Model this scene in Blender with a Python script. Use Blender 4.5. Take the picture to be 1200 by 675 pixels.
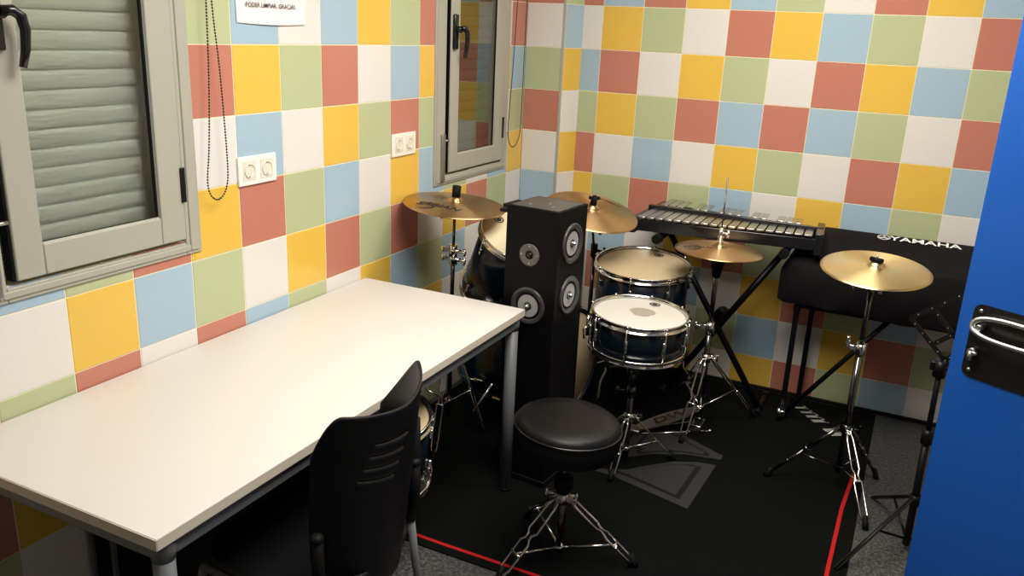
import bpy, bmesh, math, random
from mathutils import Vector, Matrix
random.seed(7)
for o in list(bpy.data.objects): bpy.data.objects.remove(o)
SC = bpy.context.scene
COL = SC.collection
PI = math.pi

# ------------------------------------------------------------------ camera, world, lights, exposure
def linkobj(o): COL.objects.link(o); return o
cam_d = bpy.data.cameras.new('camera'); cam = linkobj(bpy.data.objects.new('camera', cam_d))
cam_d.sensor_fit = 'HORIZONTAL'; cam_d.sensor_width = 36.0; cam_d.lens = 36.0*978.88/1200; cam_d.clip_start = 0.02
cam.rotation_mode = 'XYZ'
cam.location = (1.819, -1.6725, 1.6331); cam.rotation_euler = (1.2696, -0.0432, 0.46)
SC.camera = cam
w = bpy.data.worlds.new('world'); SC.world = w; w.use_nodes = True
w.node_tree.nodes['Background'].inputs[0].default_value = (.9, .95, 1, 1)
w.node_tree.nodes['Background'].inputs[1].default_value = 0.03
LAMPS = [((1.35, 1.20, 2.44), 1.0, 12), ((1.40, -0.05, 2.44), 1.0, 34)]
for i, (loc, s, e) in enumerate(LAMPS):
    d = bpy.data.lights.new('ceiling_lamp_light', 'AREA'); d.shape = 'SQUARE'; d.size = s; d.energy = e
    d.color = (1.0, .95, .885)
    o = linkobj(bpy.data.objects.new('ceiling_lamp_light', d)); o.location = loc
SC.view_settings.view_transform = 'Standard'; SC.view_settings.look = 'None'
SC.view_settings.gamma = 1; SC.view_settings.use_curve_mapping = False
SC.view_settings.exposure = 0.30

# ------------------------------------------------------------------ materials
def srgb(r, g, b):
    f = lambda c: (c/255/12.92) if c/255 <= .04045 else ((c/255+.055)/1.055)**2.4
    return (f(r), f(g), f(b), 1)
def mat(name, col, rough=.5, metal=0, bump=0, bscale=200, var=0, coat=0, spec=.5, aniso=0):
    m = bpy.data.materials.new(name); m.use_nodes = True
    nt = m.node_tree; b = nt.nodes['Principled BSDF']
    b.inputs['Base Color'].default_value = col; b.inputs['Roughness'].default_value = rough
    b.inputs['Metallic'].default_value = metal; b.inputs['Coat Weight'].default_value = coat
    b.inputs['Specular IOR Level'].default_value = spec
    if bump or var:
        tc = nt.nodes.new('ShaderNodeTexCoord'); n = nt.nodes.new('ShaderNodeTexNoise')
        n.inputs['Scale'].default_value = bscale; n.inputs['Detail'].default_value = 4
        nt.links.new(tc.outputs['Object'], n.inputs['Vector'])
        if bump:
            bp = nt.nodes.new('ShaderNodeBump'); bp.inputs['Strength'].default_value = bump; bp.inputs['Distance'].default_value = .002
            nt.links.new(n.outputs['Fac'], bp.inputs['Height']); nt.links.new(bp.outputs['Normal'], b.inputs['Normal'])
        if var:
            mx = nt.nodes.new('ShaderNodeMix'); mx.data_type = 'RGBA'
            mx.inputs[6].default_value = tuple(c*(1-var) for c in col[:3])+(1,); mx.inputs[7].default_value = tuple(min(1, c*(1+var)) for c in col[:3])+(1,)
            nt.links.new(n.outputs['Fac'], mx.inputs[0]); nt.links.new(mx.outputs[2], b.inputs['Base Color'])
    return m
M = {}
M['grout'] = mat('cream_grout', srgb(232, 222, 190), .7, bump=.2)
TILE = {'W': srgb(222, 219, 214), 'Y': srgb(226, 186, 80), 'G': srgb(181, 190, 148), 'B': srgb(162, 188, 204), 'R': srgb(190, 124, 106)}
for k, c in TILE.items(): M['t'+k] = mat('glazed_tile_'+{'W':'white','Y':'yellow','G':'green','B':'blue','R':'terracotta'}[k], c, .16, bump=.015, bscale=60, var=.02)
M['alu'] = mat('grey_window_aluminium', srgb(168, 167, 154), .42, .0, var=.03, bscale=12)
M['steel'] = mat('brushed_steel', (.45, .44, .42, 1), .35, 1)
M['chrome'] = mat('chrome', (.78, .77, .75, 1), .09, 1)
M['dchrome'] = mat('dark_chrome', (.13, .13, .13, 1), .14, 1)
M['black'] = mat('black_painted_metal', (.004, .004, .0045, 1), .38, spec=.2)
M['rubber'] = mat('black_rubber', (.004, .004, .004, 1), .6, spec=.14)
M['plastic'] = mat('black_plastic', (.005, .0055, .006, 1), .42, bump=.15, bscale=400, spec=.2)
M['gloss'] = mat('glossy_black_plastic', (.01, .01, .011, 1), .18)
M['paint'] = mat('ceiling_white_paint', (.62, .61, .58, 1), .9, bump=.1)
M['greypaint'] = mat('low_bounce_grey_paint', (.16, .17, .18, 1), .8, bump=.1)  # for the unseen front wall; dark grey put in to cut bounced light
M['laminate'] = mat('white_laminate', srgb(209, 205, 198), .40, bump=.02, var=.012, bscale=30)
M['edge'] = mat('beige_edge_band', srgb(205, 196, 180), .5)
M['greymetal'] = mat('grey_powder_coated_steel', srgb(98, 101, 104), .45, bump=.1, bscale=500)
M['mdf'] = mat('black_vinyl_cabinet', (.003, .003, .0035, 1), .5, bump=.2, bscale=300, spec=.12)
M['baffle'] = mat('dark_driver_rubber', (.045, .045, .045, 1), .3)
M['cone'] = mat('grey_speaker_cone', (.34, .34, .34, 1), .45)
M['tweetplate'] = mat('dark_grey_faceplate', (.10, .095, .085, 1), .4)
M['shell'] = mat('dark_blue_lacquered_drum_shell', (.003, .008, .016, 1), .22, coat=.15, var=.3, bscale=30, spec=.35)
M['bshell'] = mat('blue_sparkle_shell', (.01, .10, .22, 1), .22, coat=.5, var=.4, bscale=500)
M['headw'] = mat('coated_white_drum_head', srgb(194, 190, 180), .55, bump=.15, bscale=700)
M['patch'] = mat('worn_grey_patch', srgb(150, 143, 130), .6, bump=.2, bscale=300)
M['headt'] = mat('translucent_tan_drum_head', srgb(186, 168, 134), .38, var=.10, bscale=6)
M['headc'] = mat('ivory_drum_head', srgb(214, 200, 166), .45, var=.04, bscale=6)
M['wood'] = mat('light_wood', srgb(205, 178, 120), .5, var=.1, bscale=40)
M['ink'] = mat('black_ink', (.015, .012, .01, 1), .6)
M['wink'] = mat('white_print', (.85, .85, .85, 1), .6)
M['gink'] = mat('grey_print', (.35, .33, .29, 1), .9)
M['vinyl'] = mat('black_seat_vinyl', (.005, .005, .0048, 1), .38, bump=.25, bscale=350, spec=.2)
M['cloth'] = mat('black_nylon_cover', (.010, .009, .010, 1), .62, bump=.4, bscale=500, spec=.05)
M['rug'] = mat('black_carpet', (.0045, .005, .005, 1), .95, bump=.8, bscale=900, spec=.05, var=.3)
M['rugred'] = mat('red_carpet_band', (.42, .012, .012, 1), .9, spec=.15)
M['ruggrey'] = mat('grey_carpet_print', (.028, .028, .028, 1), .9, spec=.15)
M['rugdark'] = mat('charcoal_carpet_print', (.009, .009, .009, 1), .9, spec=.15)
M['paper'] = mat('white_paper', srgb(236, 230, 226), .8)
M['socket'] = mat('white_socket_plastic', srgb(240, 236, 226), .3)
M['sockin'] = mat('shaded_socket_plastic', srgb(222, 216, 200), .35)  # outlet inserts coloured darker to paint in the recess shading
M['door'] = mat('blue_door_paint', (.004, .085, .40, 1), .45, bump=.15, bscale=250, var=.04)
M['plate'] = mat('black_steel_plate', (.03, .028, .026, 1), .30, .7, bump=.1, bscale=120)
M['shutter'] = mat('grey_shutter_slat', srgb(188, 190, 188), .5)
M['unlitshutter'] = mat('unlit_shutter_slat', srgb(88, 90, 84), .6)  # same slats coloured darker, so they look unlit behind the far glass
M['cord'] = mat('brown_cord', (.05, .03, .02, 1), .6)
M['darkroom'] = mat('dark_outside', (.01, .012, .015, 1), .9)
M['red'] = mat('red_plastic', (.25, .01, .01, 1), .4)
M['white_pl'] = mat('pale_rubber', srgb(215, 210, 185), .5)

# speckled grey floor
def floor_mat():
    m = bpy.data.materials.new('speckled_grey_floor'); m.use_nodes = True; nt = m.node_tree; b = nt.nodes['Principled BSDF']
    tc = nt.nodes.new('ShaderNodeTexCoord')
    n = nt.nodes.new('ShaderNodeTexNoise'); n.inputs['Scale'].default_value = 95; n.inputs['Detail'].default_value = 6; n.inputs['Roughness'].default_value = .75
    r = nt.nodes.new('ShaderNodeValToRGB'); r.color_ramp.elements[0].position = .42; r.color_ramp.elements[0].color = (.018, .019, .020, 1)
    r.color_ramp.elements[1].position = .66; r.color_ramp.elements[1].color = (.13, .13, .125, 1)
    v = nt.nodes.new('ShaderNodeTexVoronoi'); v.inputs['Scale'].default_value = 60
    bp = nt.nodes.new('ShaderNodeBump'); bp.inputs['Strength'].default_value = .5; bp.inputs['Distance'].default_value = .003
    for t in (n, v): nt.links.new(tc.outputs['Object'], t.inputs['Vector'])
    nt.links.new(n.outputs['Fac'], r.inputs['Fac']); nt.links.new(r.outputs['Color'], b.inputs['Base Color'])
    nt.links.new(v.outputs['Distance'], bp.inputs['Height']); nt.links.new(bp.outputs['Normal'], b.inputs['Normal'])
    b.inputs['Roughness'].default_value = .42
    return m
M['floor'] = floor_mat()
# brass cymbal with fine lathe grooves and radial sheen
ROT = 0.25
def cymbal_mat(name, c0, c1, rough):
    m = bpy.data.materials.new(name); m.use_nodes = True; nt = m.node_tree; b = nt.nodes['Principled BSDF']
    tc = nt.nodes.new('ShaderNodeTexCoord')
    wv = nt.nodes.new('ShaderNodeTexWave'); wv.wave_type = 'RINGS'; wv.rings_direction = 'Z'; wv.inputs['Scale'].default_value = 90; wv.inputs['Distortion'].default_value = .6
    n = nt.nodes.new('ShaderNodeTexNoise'); n.inputs['Scale'].default_value = 9
    mx = nt.nodes.new('ShaderNodeMix'); mx.data_type = 'RGBA'; mx.inputs[6].default_value = c0; mx.inputs[7].default_value = c1
    bp = nt.nodes.new('ShaderNodeBump'); bp.inputs['Strength'].default_value = .10; bp.inputs['Distance'].default_value = .001
    tg = nt.nodes.new('ShaderNodeTangent'); tg.direction_type = 'RADIAL'; tg.axis = 'Z'
    for t in (wv, n): nt.links.new(tc.outputs['Object'], t.inputs['Vector'])
    nt.links.new(n.outputs['Fac'], mx.inputs[0]); nt.links.new(mx.outputs[2], b.inputs['Base Color'])
    nt.links.new(wv.outputs['Fac'], bp.inputs['Height']); nt.links.new(bp.outputs['Normal'], b.inputs['Normal'])
    nt.links.new(tg.outputs['Tangent'], b.inputs['Tangent'])
    b.inputs['Metallic'].default_value = 1; b.inputs['Roughness'].default_value = rough; b.inputs['Anisotropic'].default_value = .85; b.inputs['Anisotropic Rotation'].default_value = ROT
    return m
M['brass'] = cymbal_mat('bronze_cymbal', srgb(178, 146, 104), srgb(196, 166, 122), .34)
M['brassy'] = cymbal_mat('bright_brass_cymbal', srgb(224, 202, 148), srgb(236, 216, 164), .32)
M['bar'] = mat('aluminium_tone_bar', (.52, .51, .49, 1), .26, 1, var=.05, bscale=15)
def glass_mat(name, rough, ior):
    m = bpy.data.materials.new(name); m.use_nodes = True; nt = m.node_tree
    for n in list(nt.nodes): nt.nodes.remove(n)
    out = nt.nodes.new('ShaderNodeOutputMaterial'); mix = nt.nodes.new('ShaderNodeMixShader')
    tr = nt.nodes.new('ShaderNodeBsdfTransparent'); tr.inputs[0].default_value = (.78, .80, .76, 1)
    if rough > .05:      # hazy pane: part of the light is scattered a little
        t0 = tr; rf = nt.nodes.new('ShaderNodeBsdfRefraction'); rf.inputs['Roughness'].default_value = .45; rf.inputs['IOR'].default_value = 1.08; rf.inputs[0].default_value = (.95, .97, .94, 1)
        tr = nt.nodes.new('ShaderNodeMixShader'); tr.inputs[0].default_value = .6
        nt.links.new(t0.outputs[0], tr.inputs[1]); nt.links.new(rf.outputs[0], tr.inputs[2])
    gl = nt.nodes.new('ShaderNodeBsdfGlossy'); gl.inputs['Roughness'].default_value = rough; gl.inputs[0].default_value = (.9, .9, .85, 1)
    fr = nt.nodes.new('ShaderNodeFresnel'); fr.inputs[0].default_value = ior
    ge = nt.nodes.new('ShaderNodeNewGeometry'); mr = nt.nodes.new('ShaderNodeMapRange'); mr.inputs['To Min'].default_value = ior; mr.inputs['To Max'].default_value = 1/ior
    nt.links.new(ge.outputs['Backfacing'], mr.inputs['Value']); nt.links.new(mr.outputs[0], fr.inputs[0])
    nt.links.new(fr.outputs[0], mix.inputs[0]); nt.links.new(tr.outputs[0], mix.inputs[1]); nt.links.new(gl.outputs[0], mix.inputs[2]); nt.links.new(mix.outputs[0], out.inputs[0])
    return m
M['glass'] = glass_mat('window_glass', .015, 2.3)
M['hazyglass'] = glass_mat('hazy_window_glass', .13, 1.75)
def emis(name, c, s):
    m = bpy.data.materials.new(name); m.use_nodes = True; b = m.node_tree.nodes['Principled BSDF']
    b.inputs['Emission Color'].default_value = c; b.inputs['Emission Strength'].default_value = s; return m
M['lamp'] = emis('lit_lamp_diffuser', (1, .92, .82, 1), 4)

# ------------------------------------------------------------------ mesh helpers
WM = {}     # world matrix of each object we made
def wm(o): return WM.get(o.name, Matrix.Identity(4)) if o else Matrix.Identity(4)
def frame(loc, z=(0, 0, 1), x=(1, 0, 0)):
    z = Vector(z).normalized(); x = Vector(x); x = (x - z*x.dot(z)).normalized(); y = z.cross(x)
    m = Matrix((x, y, z)).transposed().to_4x4(); m.translation = Vector(loc); return m
SPLIT = {'clamp', 'lug', 'tension_rod', 'wing_bolt', 'hinge', 'collar', 'strut', 'base_rod', 'wing_nut', 'felt_sleeve', 'rail', 'edge_band', 'height_collar', 'leg_rod', 'strainer', 'mount_arm', 'pull_handle'}
class MB:
    def __init__(s, T=None): s.b = bmesh.new(); s.T = T or Matrix.Identity(4); s.mi = 0; s.sm = True
    def v(s, p): return s.b.verts.new(s.T @ Vector(p))
    def f(s, vs, sm=None):
        try: fc = s.b.faces.new(vs)
        except ValueError: return None
        fc.material_index = s.mi; fc.smooth = s.sm if sm is None else sm; return fc
    def box(s, a, b, bev=0):
        x0, y0, z0 = a; x1, y1, z1 = b
        return s.hexa([(x0,y0,z0),(x1,y0,z0),(x1,y1,z0),(x0,y1,z0)], [(x0,y0,z1),(x1,y0,z1),(x1,y1,z1),(x0,y1,z1)], bev)
    def hexa(s, lo, hi, bev=0):
        L = [s.v(p) for p in lo]; H = [s.v(p) for p in hi]; n = len(L); fs = []
        fs.append(s.f(L[::-1], False)); fs.append(s.f(H, False))
        for i in range(n): fs.append(s.f([L[i], L[(i+1) % n], H[(i+1) % n], H[i]], False))
        if bev:
            es = {e for f in fs if f for e in f.edges}
            r = bmesh.ops.bevel(s.b, geom=list(es), offset=bev, segments=2, affect='EDGES', profile=.5)
            for f in r['faces']: f.material_index = s.mi; f.smooth = True
        return s
    def tube(s, pts, r, seg=10, closed=False, caps=True):
        P = [Vector(p) for p in pts]; n = len(P); rs = r if isinstance(r, (list, tuple)) else [r]*n
        rings = []; up = None
        for i in range(n):
            if closed: t = (P[(i+1) % n]-P[i-1]).normalized()
            else: t = (P[min(i+1, n-1)]-P[max(i-1, 0)]).normalized()
            if up is None: up = Vector((0, 0, 1)) if abs(t.z) < .9 else Vector((1, 0, 0))
            a = (up - t*up.dot(t)).normalized(); b = t.cross(a); up = a
            rings.append([s.v(P[i]+a*rs[i]*math.cos(k*2*PI/seg)+b*rs[i]*math.sin(k*2*PI/seg)) for k in range(seg)])
        for i in range(n if closed else n-1):
            A, B = rings[i], rings[(i+1) % n]
            for k in range(seg): s.f([A[k], A[(k+1) % seg], B[(k+1) % seg], B[k]])
        if not closed and caps: s.f(rings[0][::-1], False); s.f(rings[-1], False)
        return s
    def lathe(s, prof, T=None, seg=48, cap0=False, cap1=False):
        T = T or Matrix.Identity(4); R = []
        for (r, z) in prof:
            if r < 1e-6: R.append([s.v(T @ Vector((0, 0, z)))])
            else: R.append([s.v(T @ Vector((r*math.cos(k*2*PI/seg), r*math.sin(k*2*PI/seg), z))) for k in range(seg)])
        for A, B in zip(R, R[1:]):
            for k in range(seg):
                k2 = (k+1) % seg
                if len(A) == 1 and len(B) == 1: continue
                if len(A) == 1: s.f([A[0], B[k2], B[k]])
                elif len(B) == 1: s.f([A[k], A[k2], B[0]])
                else: s.f([A[k], A[k2], B[k2], B[k]])
        if cap0 and len(R[0]) > 1: s.f(R[0][::-1], False)
        if cap1 and len(R[-1]) > 1: s.f(R[-1], False)
        return s
    def cyl(s, a, b, r, seg=20, r2=None):
        return s.tube([a, b], [r, r if r2 is None else r2], seg)
    def ball(s, c, r, seg=8, sc=(1, 1, 1)):
        T = Matrix.Translation(Vector(c)) @ Matrix.Diagonal((sc[0], sc[1], sc[2], 1))
        n = max(3, seg//2)
        return s.lathe([(r*math.sin(PI*i/n), -r*math.cos(PI*i/n)) for i in range(n+1)], T, seg)
    def prism(s, poly, n, th):   # polygon points (3d), extruded along n
        n = Vector(n)*th; lo = [tuple(Vector(p)) for p in poly]; hi = [tuple(Vector(p)+n) for p in poly]
        return s.hexa(lo, hi)
    def build(s, name, m, parent=None, recalc=True):
        if name in SPLIT:
            groups = s.islands()
            if len(groups) > 1:
                out = None
                for g in groups:
                    mb = MB(); vm = {}
                    for v in g: vm[v] = mb.b.verts.new(v.co)
                    for f in s.b.faces:
                        if f.verts[0] in vm:
                            nf = mb.b.faces.new([vm[v] for v in f.verts]); nf.smooth = f.smooth; nf.material_index = f.material_index
                    o = mb._build(name, m, parent, recalc); out = out or o
                s.b.free(); return out
        return s._build(name, m, parent, recalc)
    def islands(s):
        seen = set(); isl = []
        for v in s.b.verts:
            if v in seen: continue
            st = [v]; seen.add(v); g = []
            while st:
                a = st.pop(); g.append(a)
                for e in a.link_edges:
                    b = e.other_vert(a)
                    if b not in seen: seen.add(b); st.append(b)
            isl.append(g)
        def bb(g): return [min(v.co[i] for v in g)-.0015 for i in range(3)]+[max(v.co[i] for v in g)+.0015 for i in range(3)]
        B = [bb(g) for g in isl]; merged = True
        while merged:
            merged = False
            for i in range(len(isl)):
                for j in range(i+1, len(isl)):
                    if all(B[i][k] <= B[j][k+3] and B[j][k] <= B[i][k+3] for k in range(3)):
                        isl[i] += isl.pop(j); B.pop(j); B[i] = bb(isl[i]); merged = True; break
                if merged: break
        return isl
    def _build(s, name, m, parent=None, recalc=True):
        if recalc: bmesh.ops.recalc_face_normals(s.b, faces=s.b.faces)
        W = wm(parent)
        if parent: s.b.transform(W.inverted())
        me = bpy.data.meshes.new(name); s.b.to_mesh(me); s.b.free()
        ms = m if isinstance(m, (list, tuple)) else [m]
        for x in ms: me.materials.append(M[x] if isinstance(x, str) else x)
        o = linkobj(bpy.data.objects.new(name, me))
        if parent: o.parent = parent
        WM[o.name] = W.copy()
        return o
def tag(o, label=None, cat=None, group=None, kind=None):
    if label: o['label'] = label
    if cat: o['category'] = cat
    if group: o['group'] = group
    if kind: o['kind'] = kind
    return o
def thing(name, label, cat, T=(0, 0, 0), group=None, kind=None):
    o = linkobj(bpy.data.objects.new(name, None))
    T = T if isinstance(T, Matrix) else Matrix.Translation(Vector(T))
    o.matrix_world = T; o.empty_display_size = .05; WM[o.name] = T.copy()
    return tag(o, label, cat, group, kind)
def text_mesh(s, size, T, zf=None, bold=0.0, shear=0.0, sx=1.0):
    """returns a bmesh holder with the text laid in the plane of T"""
    cu = bpy.data.curves.new('lettering', 'FONT'); cu.body = s; cu.size = size; cu.align_x = 'CENTER'; cu.align_y = 'CENTER'
    cu.offset = bold; cu.shear = shear; cu.resolution_u = 3
    o = bpy.data.objects.new('lettering', cu); COL.objects.link(o)
    dg = bpy.context.evaluated_depsgraph_get(); me = bpy.data.meshes.new_from_object(o.evaluated_get(dg))
    mb = MB(); mb.b.from_mesh(me)
    for v in mb.b.verts:
        p = Vector((v.co.x*sx, v.co.y, 0)); q = T @ p
        if zf: q = zf(q)
        v.co = q
    bpy.data.objects.remove(o); bpy.data.curves.remove(cu); bpy.data.meshes.remove(me)
    return mb

# ------------------------------------------------------------------ room shell
ZC = 2.45; RY = 2.287; RX = 2.75; FY = -2.2
def line(k): return (10-k)*.2-.045
def sub(rects, h):
    out = []
    for (a0, a1, b0, b1) in rects:
        c0, c1, d0, d1 = h
        if c1 <= a0 or c0 >= a1 or d1 <= b0 or d0 >= b1: out.append((a0, a1, b0, b1)); continue
        if c0 > a0: out.append((a0, c0, b0, b1))
        if c1 < a1: out.append((c1, a1, b0, b1))
        m0, m1 = max(a0, c0), min(a1, c1)
        if d0 > b0: out.append((m0, m1, b0, d0))
        if d1 < b1: out.append((m0, m1, d1, b1))
    return out
KEYS = ['tW', 'tY', 'tG', 'tB', 'tR', 'grout']; IDX = {'W': 0, 'Y': 1, 'G': 2, 'B': 3, 'R': 4}
def wall(name, O, U, N, us, ztop, colf, holes=(), thick=.15):
    """O origin, U horizontal direction, N normal into the room; us = tile boundaries along U"""
    O = Vector(O); U = Vector(U); N = Vector(N); Zv = Vector((0, 0, 1)); mb = MB()
    P = lambda u, z, d: O+U*u+Zv*z+N*d
    base = [(us[0], us[-1], 0, ztop)]
    for h in holes: base = sub(base, h)
    mb.mi = 5
    for (a, b, c, d) in base:
        mb.hexa([P(a, c, -thick), P(b, c, -thick), P(b, d, -thick), P(a, d, -thick)], [P(a, c, -.0015), P(b, c, -.0015), P(b, d, -.0015), P(a, d, -.0015)])
    zs = [0]+[line(k) for k in range(9, -4, -1)]; zs = [z for z in zs if z < ztop]+[ztop]
    g = .0013
    for i, (a, b) in enumerate(zip(us, us[1:])):
        for j, (c, d) in enumerate(zip(zs, zs[1:])):
            k = 9-j      # cell between line k (top) and k+1 (bottom)
            if b-a < .01 or d-c < .01: continue
            rs = [(a+g, b-g, c+g, d-g)]
            for h in holes: rs = sub(rs, h)
            mb.mi = IDX[colf(i, k)]
            for (a2, b2, c2, d2) in rs:
                if b2-a2 < .004 or d2-c2 < .004: continue
                e = min(.0012, (b2-a2)/4)
                mb.hexa([P(a2, c2, -.0016), P(b2, c2, -.0016), P(b2, d2, -.0016), P(a2, d2, -.0016)],
                        [P(a2+e, c2+e, 0), P(b2-e, c2+e, 0), P(b2-e, d2-e, 0), P(a2+e, d2-e, 0)])
    return tag(mb.build(name, KEYS), kind='structure')
def filler(seed):
    memo = {}
    def f(i, k):
        if (i, k) in memo: return memo[(i, k)]
        r = random.Random(hash((seed, i*31+k*7)) & 0xffff); ch = 'WYGBR'
        c = ch[(i*2+k*3+(i*i+k) % 2+seed) % 5]
        memo[(i, k)] = c; return c
    return f
def table_cols(rows, i0, seed):
    """rows: {cell k: string of colours starting at column i0}"""
    ff = filler(seed)
    def f(i, k):
        s = rows.get(k, '')
        j = i-i0
        if 0 <= j < len(s) and s[j] != '.': return s[j]
        return ff(i, k)
    return f
# left wall: boundary 0 sits at y=0; columns from y=-2.2
us = [round(FY+.2*i, 3) for i in range(22)]+[2.162]       # index 11 = column starting at y=0
# strings start at column c-3 (index 8)
rows = {}
rows[1] = '...GBWBYGR...R'; rows[2] = '...RYGRWBY..YB'; rows[3] = '...WBWYGRG..WG'
rows[4] = 'BGRYRGBWYBGWBY'; rows[5] = 'WYBGWYRGRWYRGW'; rows[6] = 'GRWRBGWYBGBWGY'; rows[7] = 'YWYGRYGWRYWGRB'; rows[8] = 'WGRYBWGRYBWGRB'
rows = {k: '.'+v for k, v in rows.items()}; rows[7] = 'R'+rows[7][1:]; rows[8] = 'G'+rows[8][1:]
WIN = [(-.605, .012, 1.02, 2.15), (1.335, 1.952, 1.02, 2.15)]
wall('wall_left', (0, 0, 0), (0, 1, 0), (1, 0, 0), us, ZC, table_cols(rows, 7, 1), holes=WIN)
# back wall
ub = [.236, .341]+[round(.341+.2*i, 3) for i in range(1, 13)]; ub = [u for u in ub if u < RX]+[RX]
rb = {0: 'RBRYBGWRYB', 1: 'WYGWRYBGWR', 2: 'BRWYGWRYBG', 3: 'GYGRBRBGWR', 4: 'RWBWYGWRYB', 5: 'YGRGBWYBGW', 6: 'WBWYRGBWRG', 7: 'BRYBWYRGBW', 8: 'GWRWGBWYRG', 9: 'YGBYWYRGBW'}
wall('wall_back', (0, RY, 0), (1, 0, 0), (0, -1, 0), ub, ZC, table_cols(rb, 0, 2))
# corner pilaster
mbp = {0: 'R', 1: 'W', 2: 'G', 3: 'R', 4: 'W', 5: 'B', 6: 'Y', 7: 'G'}; sdp = {0: 'G', 1: 'B', 2: 'Y', 3: 'W', 4: 'Y', 5: 'W', 6: 'G', 7: 'R'}
wall('wall_corner', (0, 2.162, 0), (1, 0, 0), (0, -1, 0), [0, .188], ZC, lambda i, k: mbp.get(k, 'W'), thick=.12)
wall('wall_corner', (.197, 2.162, 0), (.345, .9386, 0), (.9386, -.345, 0), [.010, .134], ZC, lambda i, k: sdp.get(k, 'Y'), thick=.19)
tr = MB(); tr.box((.1875, 2.1605, 0), (.1985, 2.1725, ZC), .002); tag(tr.build('trim_1', 'alu'), kind='structure')
tr = MB(); tr.box((.2, RY-.022, 0), (RX, RY, .012), .002); tag(tr.build('trim_2', 'rubber'), kind='structure')
# right wall with doorway, front wall
DY0, DY1 = -.64, .22
ur = [round(-RY+.2*i, 3) for i in range(23)]+[-FY]
wall('wall_right', (RX, 0, 0), (0, -1, 0), (-1, 0, 0), ur, ZC, filler(3), holes=[(-DY1, -DY0, 0, 2.08)])
uf = [round(.2*i, 3) for i in range(14)]+[RX]
fw = MB(); fw.box((0, FY-.15, 0), (RX, FY, ZC)); tag(fw.build('wall_front', 'greypaint'), kind='structure')
fl = MB(); fl.box((-.15, FY-.15, -.1), (RX+1.6, RY+.15, 0)); tag(fl.build('floor', 'floor'), kind='structure')
ce = MB(); ce.box((-.15, FY-.15, ZC), (RX+1.6, RY+.15, ZC+.1)); tag(ce.build('ceiling', 'paint'), kind='structure')
hw = MB(); hw.box((RX+1.5, FY, 0), (RX+1.6, RY, ZC)); hw.box((RX+.15, FY, 0), (RX+1.5, FY+.1, ZC)); hw.box((RX+.15, RY-.1, 0), (RX+1.5, RY, ZC)); tag(hw.build('wall_corridor', 'paint'), kind='structure')

# ------------------------------------------------------------------ windows (built once for window 2, shifted for window 1)
def window(name, dy, glass, tilt):
    root = thing(name, None, None, (0, 1.31+dy, .98), kind='structure')
    root['label'] = 'grey aluminium window ' + ('nearest the table front with slatted shutter behind' if dy else 'beside the corner with coloured tiles mirrored in its glass')
    y0, y1, z0, z1 = 1.31+dy, 1.975+dy, .982, 2.19
    def ring(mb, a0, a1, b0, b1, w, x0, x1, bev=.003):
        wl, wr, wb, wt = w
        mb.box((x0, a0, b0), (x1, a0+wl, b1), bev); mb.box((x0, a1-wr, b0), (x1, a1, b1), bev)
        mb.box((x0, a0+wl, b0), (x1, a1-wr, b0+wb), bev); mb.box((x0, a0+wl, b1-wt), (x1, a1-wr, b1), bev)
    mb = MB(); ring(mb, y0, y1, z0, z1, (.085, .055, .035, .05), -.04, .006)
    ring(mb, y0+.012, y1-.012, z0+.010, z1-.01, (.060, .03, .018, .03), .0, .010)
    mb.build('frame', 'alu', root)
    # sash
    s = MB(); a0, a1, b0, b1 = 1.418+dy, 1.915+dy, 1.03, 2.14
    ring(s, a0, a1, b0, b1, (.072, .082, .075, .07), -.02, .014, .004)
    ring(s, a0+.060, a1-.070, b0+.064, b1-.06, (.014, .014, .014, .014), -.005, .009, .003)
    sash = s.build('sash', 'alu', root)
    g = MB(); ring(g, a0+.0735, a1-.0845, b0+.077, b1-.0735, (.0015, .006, .0015, .002), -.001, .0065, 0)
    g.box((-.019, a0-.006, b0), (.008, a0-.0005, b1)); g.build('gasket', 'rubber', root)
    p = MB(); p.box((.0, a0+.070, b0+.073), (.004, a1-.079, b1-.068)); p.build('pane', glass, sash)
    # handle
    h = MB(); hy = 1.408+dy+.045; hz = 1.545
    hy = a0+.022
    h.box((.013, hy-.016, hz-.005), (.028, hy+.016, hz+.135), .006)
    h.cyl((.025, hy, hz+.075), (.050, hy, hz+.075), .013)
    h.tube([(.048, hy-.004, hz+.078), (.052, hy+.02, hz+.080), (.053, hy+.038, hz+.068), (.052, hy+.045, hz+.04), (.050, hy+.042, hz+.0), (.048, hy+.032, hz-.038)], [.011, .012, .012, .011, .010, .008], 10)
    h.build('handle', 'gloss', root)
    l = MB(); l.box((.013, a1-.010, 1.135), (.019, a1+.006, 1.232), .002); l.build('latch', 'gloss', root)
    hg = MB(); hg.box((.006, a0-.066, 1.00), (.020, a0-.038, 1.20), .004); hg.cyl((.014, a0-.036, 1.17), (.014, a0-.006, 1.17), .005); hg.build('hinge', 'steel', root)
    # roller shutter behind the glass
    sh = MB(); z = 1.0
    while z < 2.2:
        T = Matrix.Translation(Vector((-.085, 0, z)))
        pts = [(-.006, 0), (.001, .001), (.005, .010), (.006, .022), (.005, .034), (.001, .043), (-.006, .044)]
        sh.hexa([(-.045+a, y0+.02, z+b) for a, b in pts], [(-.045+a, y1-.02, z+b) for a, b in pts])
        z += .045
    sh.build('shutter', 'shutter' if dy else 'unlitshutter', root)
    r = MB(); r.box((-.14, y0-.02, .95), (-.13, y1+.02, 2.2)); r.build('backing', 'darkroom', root)
window('window_1', -1.94, 'hazyglass', 0)
window('window_2', 0, 'glass', 0)

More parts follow.
